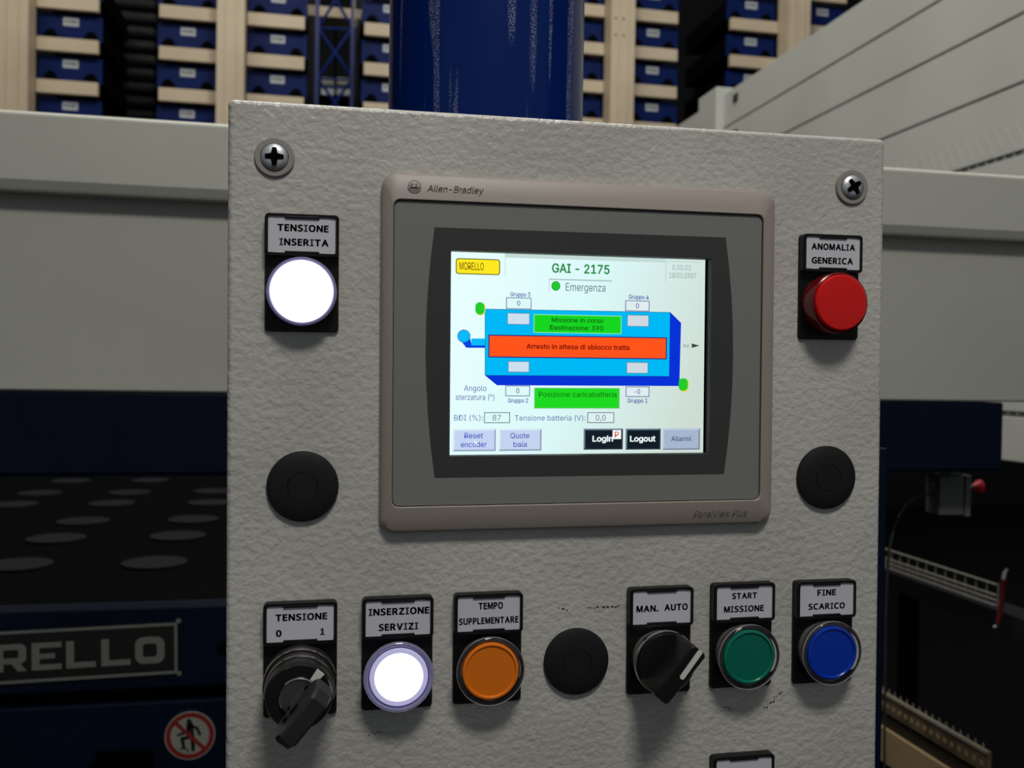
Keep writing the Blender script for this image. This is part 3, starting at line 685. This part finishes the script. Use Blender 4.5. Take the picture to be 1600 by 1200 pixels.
# nameplate
Y = .697
npx1, npz1 = PWY(277, 972.5, Y); npz0 = PWY(277, 1052, Y)[1]; npx0 = npx1 - .30
tilt = ((PWY(0, 987, Y)[1] - npz1) / (PWY(0, 987, Y)[0] - npx1))
npl = empty('nameplate', (npx1, .70, npz1), 'black nameplate with silver border reading MORELLO, cut off by the left edge', 'nameplate', rot=(0, -math.atan(tilt), 0))
pw = npx1 - npx0; ph = npz1 - npz0
npl.location.z = npz1
box('plate', -pw, 0, -.003, 0, -ph, 0, M['plateB'], npl, .0005)
ringo = loopwin(-pw, 0, -ph, 0); ringi = loopwin(-pw + .0032, -.0032, -ph + .0032, -.0032)
loft('border', [(ringo, .003), (ringo, .0038), (ringi, .0038), (ringi, .003)], M['plateL'], npl, closed=True)
for dx, dz in ((.001, .001), (.001, -ph - .001)): lathe('rivet', [(.0028, .0), (.0026, .0012)], M['plateL'], npl, 12, dx, dz)
# block letters
def blk(ch, w, h, t):
    if ch == 'L': return [[(0, h), (0, 0), (w, 0), (w, t * .8), (t, t * .8), (t, h)]]
    if ch == 'E': return [[(0, h), (0, 0), (w, 0), (w, t * .75), (t, t * .75), (t, h / 2 - t * .35), (w * .78, h / 2 - t * .35), (w * .78, h / 2 + t * .35), (t, h / 2 + t * .35), (t, h - t * .75), (w, h - t * .75), (w, h)]]
    if ch == 'M': return [[(0, h), (0, 0), (t, 0), (t, h * .6), (w / 2, h * .1), (w - t, h * .6), (w - t, 0), (w, 0), (w, h), (w - t * .8, h), (w / 2, h * .42), (t * .8, h)]]
    return []
def gring(x0, x1, z0, z1, r, t): return rrect(x0, x1, z0, z1, r, 6), rrect(x0 + t, x1 - t, z0 + t * .95, z1 - t * .95, r * .35, 6)
def toloc(px, py): x, z = PWY(px, py, Y - .003); return x - npx1, z - npz1
bm = bmesh.new()
def addpoly(bm, pts, h=.0042):
    vs = [bm.verts.new((x, -h, z)) for x, z in pts]; f = bm.faces.new(vs); return f
lw = abs(toloc(256, 1014)[0] - toloc(210, 1014)[0]); lh = abs(toloc(233, 993)[1] - toloc(233, 1035)[1]); st_ = lw * .26
zb_ = -ph / 2 - lh / 2 - .0005
xs = {'O': toloc(210, 1000)[0], 'L2': toloc(157, 1000)[0], 'L1': toloc(102, 1000)[0], 'E': toloc(48, 1000)[0], 'R': toloc(-9, 1000)[0], 'O1': toloc(-66, 1000)[0], 'M': toloc(-126, 1000)[0]}
for k_, ch in (('L2', 'L'), ('L1', 'L'), ('E', 'E'), ('M', 'M')):
    for p in blk(ch, lw * (.98 if ch != 'M' else 1.1), lh, st_): addpoly(bm, [(x + xs[k_], z + zb_) for x, z in p])
def addring(bm, o, i, dx, dz, h=.0042):
    A = [bm.verts.new((x + dx, -h, z + dz)) for x, z in o]; B_ = [bm.verts.new((x + dx, -h, z + dz)) for x, z in i]; n = len(A)
    for q in range(n): bm.faces.new((A[q], A[(q + 1) % n], B_[(q + 1) % n], B_[q]))
for k_ in ('O', 'O1'):
    o_, i_ = gring(0, lw, 0, lh, lw * .28, st_); addring(bm, o_, i_, xs[k_], zb_)
addring(bm, rrect(0, lw, lh * .28, lh, lw * .2, 6), rrect(st_, lw - st_, lh * .28 + st_ * .8, lh - st_ * .8, .0005, 6), xs['R'], zb_)
addpoly(bm, [(xs['R'], zb_), (xs['R'] + st_, zb_), (xs['R'] + st_, zb_ + lh * .42), (xs['R'], zb_ + lh * .42)], .00414)
addpoly(bm, [(xs['R'] + lw * .45, zb_ + lh * .36), (xs['R'] + lw * .72, zb_), (xs['R'] + lw * 1.02, zb_), (xs['R'] + lw * .74, zb_ + lh * .36)], .00408)
from_bm('lettering', bm, M['plateL'], npl)
# round sign
sgx, sgz = PWY(297, 1149, .711)
rs = abs(PWY(337, 1149, .711)[0] - sgx) * .985
sg = empty('prohibition_sign', (sgx, .711, sgz), 'round red and white sticker forbidding people to step on, on the navy front', 'sign')
lathe('disc', [(rs, -.0005), (rs, .0008)], M['signw'], sg, 64)
lathe('red_ring', [(rs * .95, .0008), (rs * .95, .0011), (rs * .77, .0011), (rs * .77, .0008)], M['signr'], sg, 64, cap1=False)
def sgp(name, pts, h, m):
    me = bpy.data.meshes.new(name); me.from_pydata([(x * rs, -h, z * rs) for x, z in pts], [], [tuple(range(len(pts)))]); return me_obj(name, me, sg, m)
bm = bmesh.new()
def stroke(p, w0, w1, h=.0012):
    for (a, b_) in zip(p, p[1:]):
        a = Vector(a); b_ = Vector(b_); d = (b_ - a).normalized(); n = Vector((-d.y, d.x))
        q = [a + n * w0 - d * w0 * .5, b_ + n * w1 + d * w1 * .5, b_ - n * w1 + d * w1 * .5, a - n * w0 - d * w0 * .5]; addpoly(bm, [(v.x * rs, v.y * rs) for v in q], h)
addpoly(bm, [(rs * (-.04 + .10 * math.cos(i * math.pi / 8)), rs * (.60 + .10 * math.sin(i * math.pi / 8))) for i in range(16)], .0012)
stroke([(-.02, .46), (.06, -.05)], .14, .12); stroke([(.02, .42), (.28, .30), (.40, .02)], .06, .055); stroke([(-.02, .40), (-.15, .15), (-.48, .05)], .06, .05)
stroke([(.02, -.05), (-.30, -.10), (-.24, -.48)], .075, .065); stroke([(.08, -.05), (.12, -.38), (.14, -.62)], .08, .07); stroke([(-.42, -.52), (-.10, -.54), (-.06, -.68)], .022, .022)
from_bm('figure', bm, M['ink'], sg)
sgp('slash', [(-.60, .48), (-.50, .60), (.60, -.48), (.50, -.60)], .0013, M['signr'])
# dark box at the very bottom
qx0, qz = PWY(140, 1187, .69); qx1 = PWY(236, 1187, .69)[0]
fc = empty('black_cover', ((qx0 + qx1) / 2, .70, qz - .12), 'black cover on the lower navy front, its top just in view', 'cover'); w = (qx1 - qx0) / 2
prism('housing', [(w, 0), (w * .99, .113), (w * .88, .12), (-w * .88, .12), (-w, .112), (-w, 0)], -.012, .014, M['void'], fc, .0008)
hp = empty('hole_plug', (PWY(352, 1012, .70)[0], .70, PWY(352, 1012, .70)[1]), 'round black plug on the navy front beside the box edge', 'plug')
lathe('disc', [(.0085, -.001), (.0082, .0015), (.006, .002)], M['void'], hp, 24)

# ================================================================ hanging emergency stop, cable
Y = .70
def q(px, py, Y=Y): return PWY(px, py, Y)
bx, bz = q(1488, 773); es = empty('emergency_stop_box', (bx, Y, bz), 'small grey box with a red mushroom button facing right, hanging below the navy beam', 'emergency stop')
dl = lambda px, py: (q(px, py)[0] - bx, q(px, py)[1] - bz)
x0, z1 = dl(1469, 744); x1, z0 = dl(1506, 805)
box('body', x0, x1, 0, .03, z0, z1, M['boxgrey'], es, .002)
box('cover', x1 + .0002, x1 + .009, -.002, .032, z0 - .002, z1 + .001, M['boxgrey'], es, .0015)
box('bracket', dl(1464, 742)[0], dl(1505, 742)[0], .002, .028, z1 + .0006, z1 + .003, M['greydark'], es)
box('hanger', -.006, .006, .012, .015, z1 + .001, q(0, 700, .66)[1] - bz, M['greydark'], es)
bm = bmesh.new(); zz = dl(0, 776)[1]
bmtube(bm, [(x1 + .009, .013, zz), (x1 + .011, .013, zz)], .009, 20); from_bm('yellow_disc', bm, M['yellow'], es)
bm = bmesh.new(); bmtube(bm, [(x1 + .011, .013, zz), (dl(1529, 776)[0], .013, zz)], .0028, 14); from_bm('stem', bm, M['collar'], es, 50)
bm = bmesh.new(); xm = dl(1529, 776)[0] + .0015; P_ = [(xm - .001, .0035), (xm + .004, .006), (xm + .008, .0095), (xm + .0105, .0095), (xm + .0115, .007)]
rings = [[bm.verts.new((x, .013 + r * math.cos(i * math.pi / 12), zz + r * math.sin(i * math.pi / 12))) for i in range(24)] for x, r in P_]
for r0, r1 in zip(rings, rings[1:]):
    for i in range(24): bm.faces.new((r0[i], r0[(i + 1) % 24], r1[(i + 1) % 24], r1[i]))
bm.faces.new(rings[0]); bm.faces.new(rings[-1]); from_bm('mushroom_button', bm, M['redmush'], es, 30)
bm = bmesh.new(); bmtube(bm, [(x0 - .007, .012, dl(0, 771)[1]), (x0 + .001, .012, dl(0, 771)[1])], .004, 12); from_bm('cable_gland', bm, M['boxgrey'], es)
pts = [q(p, r_, .712) for p, r_ in ((1460, 771), (1445, 773), (1430, 779), (1415, 790), (1403, 808), (1395, 832), (1389, 862), (1386, 900), (1384, 960), (1383, 1040), (1382, 1200), (1382, 1400))]
cb = tube('control_cable', [(x, .712, z) for x, z in pts], .0016, M['greydark']); tag(cb, 'thin grey cable curving down from the emergency stop box', 'cable')

# ================================================================ wire tray and rails at lower right
XT = 1.2; kz = lambda k, X: H - 1.02 * k * X
tr = empty('wire_tray', (XT, 1.3, kz(.35, XT)), 'pale wire mesh cable tray running into the dark on the right', 'cable tray')
y0, y1 = YX(1565, XT), 2.9; oz = kz(.35, XT)
for i, k in enumerate((.302, .318, .325, .333)):
    bm = bmesh.new(); bmtube(bm, [(0, y0 - 1.3, kz(k, XT) - oz), (0, y1 - 1.3, kz(k, XT) - oz)], .0016, 6); from_bm('long_wire', bm, M['tray'], tr)
n = 62
for i in range(n):
    y = y0 + (y1 - y0) * i / (n - 1) - 1.3
    bm = bmesh.new(); bmtube(bm, [(0.003, y, kz(.301, XT) - oz), (.003, y, kz(.334, XT) - oz)], .0014, 5); from_bm('cross_wire', bm, M['tray'], tr)
box('carrier_rail', .02, .08, y0 - 1.3 - .1, y1 - 1.3, kz(.375, XT) - oz, kz(.345, XT) - oz, M['dimgrey'], tr)
for yy in (.1, 1.3): box('support_leg', .03, .06, yy, yy + .03, -oz, kz(.375, XT) - oz, M['void'], tr)
XL = .9
lr_ = empty('cream_rail', (XL, YX(1557, XL), kz(.70, XL)), 'ochre cream rail with small teeth and perforations at the bottom right corner', 'rail'); oz = kz(.70, XL)
y0, y1 = YX(1557, XL), 2.2
box('web', 0, .006, 0, y1 - y0, kz(.677, XL) - oz, kz(.6156, XL) - oz, M['ochre'], lr_, .001)
box('step', .004, .008, 0, y1 - y0, kz(.614, XL) - oz, kz(.588, XL) - oz, M['step'], lr_)
box('perforated_strip', 0, .006, 0, y1 - y0, kz(.587, XL) - oz, kz(.5545, XL) - oz, M['strip'], lr_)
box('dark_base', .004, .008, 0, y1 - y0, kz(.74, XL) - oz, kz(.678, XL) - oz, M['void'], lr_)
# slots in the strip and teeth on top of it
for i in range(84):
    y = .008 + i * .0158
    box('slot', -.0006, .001, y, y + .007, kz(.578, XL) - oz, kz(.571, XL) - oz, M['ochre'], lr_)
    bm = bmesh.new(); bmtube(bm, [(.001, y, kz(.560, XL) - oz), (.001, y + .003, kz(.545, XL) - oz)], .0008, 4); from_bm('tooth', bm, M['tray'], lr_)
for k in (.553, .5565):
    bm = bmesh.new(); bmtube(bm, [(-.0015, 0, kz(k, XL) - oz), (-.0015, y1 - y0, kz(k, XL) - oz)], .0008, 5); from_bm('long_wire', bm, M['tray'], lr_)
# red strap hanging from the tray end
sxx, szz = PWY(1568, 905, YX(1568, XT))
sr = empty('red_strap', (sxx, YX(1568, XT), szz), 'dark red strap with a metal hook hanging at the end of the wire tray', 'strap')
tube('webbing', [(0, 0, .0), (-.001, 0, -.03), (-.006, .0, -.06), (-.009, 0, -.078)], .0045, M['reds'], sr)
tube('hook', [(-.009, 0, -.078), (-.012, 0, -.09), (-.016, 0, -.084)], .0025, M['zinc'], sr)
tube('shackle', [(0, 0, 0), (.002, 0, .012), (.006, 0, .018)], .003, M['zinc'], sr)

# ================================================================ white plank wall on the right
XW = 1.5; ks = [k * 1.02 for k in (.70, .6125, .523, .4235, .3246)]
WY0, WY1 = .55, 3.9
ww = empty('plank_wall', (XW, WY0, H - .2), 'long light grey wall of stacked sheet planks running into the depth on the right', 'partition'); oz = H - .2
zz = [H + k * XW - oz for k in ks] + [H - .12 * XW - oz]
g = .007
for i in range(4):
    box('plank', 0, .03, 0, WY1 - WY0, zz[i + 1] + (g if i < 4 else 0), zz[i] - (0 if i == 0 else 0), M['wallw'], ww, .0015)
box('backing', .008, .05, 0, WY1 - WY0, 0.03, zz[0] - .01, M['wallw'], ww)
# lowest plank split by the slotted seam
zm = H - .055 * XW - oz
box('plank', 0, .03, 0, WY1 - WY0, zm + .012, zz[4] - .004, M['wallw'], ww, .0015)
box('plank', .0, .03, 0, WY1 - WY0, zz[5], zm, M['wallw'], ww, .0015)
dark = bmesh.new()
for zs_, nn in ((zz[4], 0), (zm + .006, 0)):
    L_ = WY1 - WY0; step = .03; i = 0
    box('seam_strip', .002, .03, 0, L_, zs_ - .002, zs_ + .0135, M['wallw'], ww)
    while i * step < L_ - .1:
        y = i * step
        box('seam_slot', .0005, .004, y, y + step * .82, zs_ + .001, zs_ + .0095, M['greydark'], ww); i += 1
# embossed louvre marks on the plank above the slotted seam
for i in range(60):
    y = .35 + i * .034; zc0 = H + .365 * XW - oz
    bm = bmesh.new(); bmtube(bm, [(-.0005, y, zc0 - .035), (-.0005, y + .03, zc0 + .02)], .0006, 4); from_bm('louvre', bm, M['louvre'], ww)
py1 = D; pY0 = YX(1122, XW); pY1 = YX(1094, XW)
box('post', -.03, .045, pY0 - WY0, pY1 - WY0, 0, zz[0] + .03, M['wallw'], ww, .004)
for i in (0, 1):
    zk = zz[i] - .035; box('clip', -.004, .001, pY0 - WY0 - .13, pY0 - WY0 - .09, zk - .02, zk + .008, M['greydark'], ww, .001)
box('bottom_edge', -.012, .01, pY0 * 0 + 0, .5, zz[5] - .045, zz[5], M['wallw'], ww)

# ================================================================ storage racks
YU = 3.9; YB = 4.0; PITCH = .181
UX = [PWY(20, 90, YU)[0], PWY(360, 90, YU)[0], 0, PWY(973, 90, YU)[0], PWY(1249, 40, YU)[0]]
UX[2] = (UX[1] + UX[3]) / 2
top_z = PWY(260, 72, YB)[1]
levels = [top_z + PITCH * k for k in (-2, -1, 0, 1, 2, 3)]
unames = ['leftmost upright', 'second upright from left', 'upright hidden by the column', 'upright right of the column', 'upright above the plank wall']
UW = .116
def cassette_proto():
    t = bpy.data.objects.new('storage_cassette', None); C.objects.link(t); t.empty_display_size = .05
    w, h = .128, .108
    def arch(cx): return [(cx + .036, 0), (cx + .030, .018), (cx + .016, .040), (cx, .047), (cx - .016, .040), (cx - .030, .018), (cx - .036, 0)]
    pts = [(w, 0), (w, h), (-w, h), (-w, 0)] + arch(-.082)[::-1] + arch(.082)[::-1]
    prism('front', pts, -.012, 0, M['cassette'], t)
    box('tray', -w + .002, w - .002, .0005, .55, .004, h - .012, M['void'], t)
    c = box('tag', -.031, .031, -.002, .0, .062, .096, M['tag'], t)
    bm = bmesh.new()
    for i, x in enumerate((-.022, -.013, -.003, .006, .013, .022)): bmbox(bm, x - .0025, x + .0025, -.0026, -.002, .072, .088)
    from_bm('tag_print', bm, M['greydark'], c)
    return t
proto = cassette_proto(); first = True
def copy_tree(o, parent=None):
    c = o.copy(); C.objects.link(c); c.parent = parent
    for ch in list(o.children): copy_tree(ch, c)
    return c
BL_ = .250
for ui, ux in enumerate(UX):
    if ui == 4: sides = (-1, 1)
    elif ui == 0: sides = (1,)
    else: sides = (-1, 1)
    rk = empty('storage_rack', (ux, YU, 0), 'cream steel rack with shelf arms, the ' + unames[ui], 'rack', 'cream storage racks in the background')
    bm = bmesh.new()
    w = UW / 2
    bmbox(bm, -w, w, 0, .004, 0, 3.6); bmbox(bm, -w, -w + .004, 0.004, .11, 0, 3.6); bmbox(bm, w - .004, w, 0.004, .11, 0, 3.6)
    bmbox(bm, -w * .45, -w * .38, -.004, 0, 0, 3.6); bmbox(bm, w * .38, w * .45, -.004, 0, 0, 3.6)
    from_bm('upright', bm, M['cream'], rk)
    if ui == 3:
        for px, py in ((962, 28), (974, 29), (962, 54), (974, 55)):
            x, z = PWY(px, py, YU); lathe('bolt', [(.005, 0), (.004, .004)], M['greydark'], rk, 8, x - ux, z)
    for s in sides:
        xa = s * (w + .003); xb = s * (w + .003 + BL_)
        for li, z in enumerate(levels):
            if ui == 0 and s == -1: continue
            if (ui, s) == (2, -1) or True:
                box('shelf_arm', min(xa, xb), max(xa, xb), YB - YU, YB - YU + .025, z - .058, z, M['cream'], rk, .002, 1)
            if ui == 2 and s > 0: continue
            if li > (3 if ui < 3 else 4) or li < (0 if ui < 2 else 1 if ui < 4 else 2): continue
            r_ = ('topmost', 'second from top', 'third from top', 'fourth from top')[(3 if ui < 3 else 4) - li]
            lab = 'blue tagged cassette %s of the %s, %s' % ('left' if s < 0 else 'right', unames[ui], r_)
            o = proto if first else copy_tree(proto); first = False
            o.location = (ux + s * (w + .003 + .132), YB + .03, z + .0005)
            tag(o, lab[:], 'storage box', 'blue cassettes in the cream racks')
# dark stacks in the aisles between the racks
def stack(px0, px1, Y, zt, zb, n, label, name='dark_bundle_stack', cat='bundles'):
    xa, xb = PWY(px0, 60, Y)[0], PWY(px1, 60, Y)[0]
    t = empty(name, ((xa + xb) / 2, Y, 0), label, cat); w = (xb - xa) / 2; dz = (zt - zb) / n
    for i in range(n):
        z = zb + dz * i; bm = bmesh.new(); k = random.uniform(-.006, .006)
        bmbox(bm, -w * .98 + k, w * .98 + k, -.02, .5, z, z + dz * .94, dz * .4, 3)
        o = from_bm('bundle', bm, M['bundle'], t, 50); o.rotation_euler = (0, 0, 0)
    return t
stack(147, 248, 4.66, 3.4, .2, 46, 'stack of glossy black bundles in the gap between the two left racks')
nx0, nx1 = PWY(1108, 60, 4.5)[0], PWY(1143, 60, 4.5)[0]
tag(box('dark_blue_pillar', nx0, nx1, 4.5, 4.7, 0, 3.0, M['navy'], None, .004), 'very dark navy pillar in the black gap right of the fourth rack', 'pillar')

# blue lattice mast with shelf and hanging wires
Y = 4.55
q = lambda px, py: PWY(px, py, Y)
mx_, _ = q(523, 60)
mt = empty('lattice_mast', (mx_, Y, 0), 'blue lattice mast between the second rack and the blue column', 'mast')
def seg(name, a, b_, r=.008, m=M['lattice'], dy=0, par=mt):
    (xa, za), (xb, zb_) = q(*a), q(*b_); return tube(name, [(xa - mx_, dy, za), (xb - mx_, dy, zb_)], r, m, par, 6)
for px in (495.5, 551):
    x = q(px, 60)[0] - mx_; box('post', x - .010, x + .010, -.01, .01, 0, 3.6, M['lattice'], mt)
for a, b_ in (((525, 0), (496, 44)), ((525, 0), (551, 44)), ((496, 44), (551, 122)), ((551, 44), (496, 122)), ((496, 122), (551, 200)), ((551, 122), (496, 200)), ((496, -78), (525, 0)), ((551, -78), (525, 0))): seg('diagonal', a, b_)
for py in (44, 123, 136): seg('cross_bar', (490, py), (556, py + 2), .006)
seg('centre_rod', (524, 46), (524, 190), .007, M['void'], .02)
Y = 4.9
q = lambda px, py: PWY(px, py, Y)
sh_x, sh_z = q(523, 28)
shl = empty('far_shelf', (sh_x, Y, 0), 'cream shelf far behind the blue lattice mast', 'shelf')
box('board', -.19, .19, 0, .2, q(523, 27)[1], q(523, 11)[1], M['cream'], shl, .003)
box('hanger', -.19, -.18, .05, .06, q(523, 11)[1], 3.8, M['void'], shl); box('hanger', .18, .19, .05, .06, q(523, 11)[1], 3.8, M['void'], shl)
for (a, b_), lab in (((502, 523), 'pale crate seen low behind the lattice mast, left one'), ((526, 547), 'pale crate seen low behind the lattice mast, right one')):
    x0, z1 = q(a, 120); x1, z0 = q(b_, 150)
    t = empty('pale_crate', ((x0 + x1) / 2, Y, z0), lab, 'crate', 'pale crates behind the mast'); w = (x1 - x0) / 2; h = z1 - z0
    box('crate_body', -w, w, 0, .2, 0, h * .46, M['tag'], t, .006); box('crate_lid', -w, w, -.005, .205, h * .55, h, M['signw'], t, .01)
t = empty('crate_stand', (sh_x, Y, 0), 'dark stand under the two pale crates behind the mast', 'stand')
box('top', -.19, .19, -.01, .22, q(523, 153)[1], q(523, 150.2)[1], M['void'], t)
box('pedestal', -.15, .15, .02, .18, 0, q(523, 153)[1], M['void'], t)
Y = 4.4
q = lambda px, py: PWY(px, py, Y)
for (a, b_), lab in (((470, 491), 'curtain of thin hanging wires left of the lattice mast'), ((556, 574), 'curtain of thin hanging wires right of the lattice mast')):
    xa, xb = q(a, 60)[0], q(b_, 60)[0]; bm = bmesh.new()
    for i in range(11):
        x = xa + (xb - xa) * i / 10 + random.uniform(-.002, .002); bmtube(bm, [(x, Y, .1), (x, Y, 3.6)], .0014, 4, False)
    tag(from_bm('hanging_wires', bm, M['greydark']), lab, 'wires', None, 'stuff')
    # pale blocks glimpsed behind the wires
for px in (468, 576):
    x = q(px, 60)[0]; tag(box('blue_edge_post', x - .008, x + .008, Y, Y + .02, 0, 3.6, M['cassette']), 'thin blue post at the %s edge of the mast gap' % ('left' if px < 500 else 'right'), 'post')
rx, rz = PWY(553.5, 41, 4.3)
rod = empty('lifting_rod', (rx, 4.3, rz), 'thin pale rod with an eye at its lower end beside the mast', 'rod')
tube('rod', [(0, 0, .03), (.002, 0, 1.0)], .004, M['tray'], rod)
tube('eye', [(.012 * math.cos(i * math.pi / 6), 0, .012 + .014 * math.sin(i * math.pi / 6)) for i in range(13)], .004, M['tray'], rod)
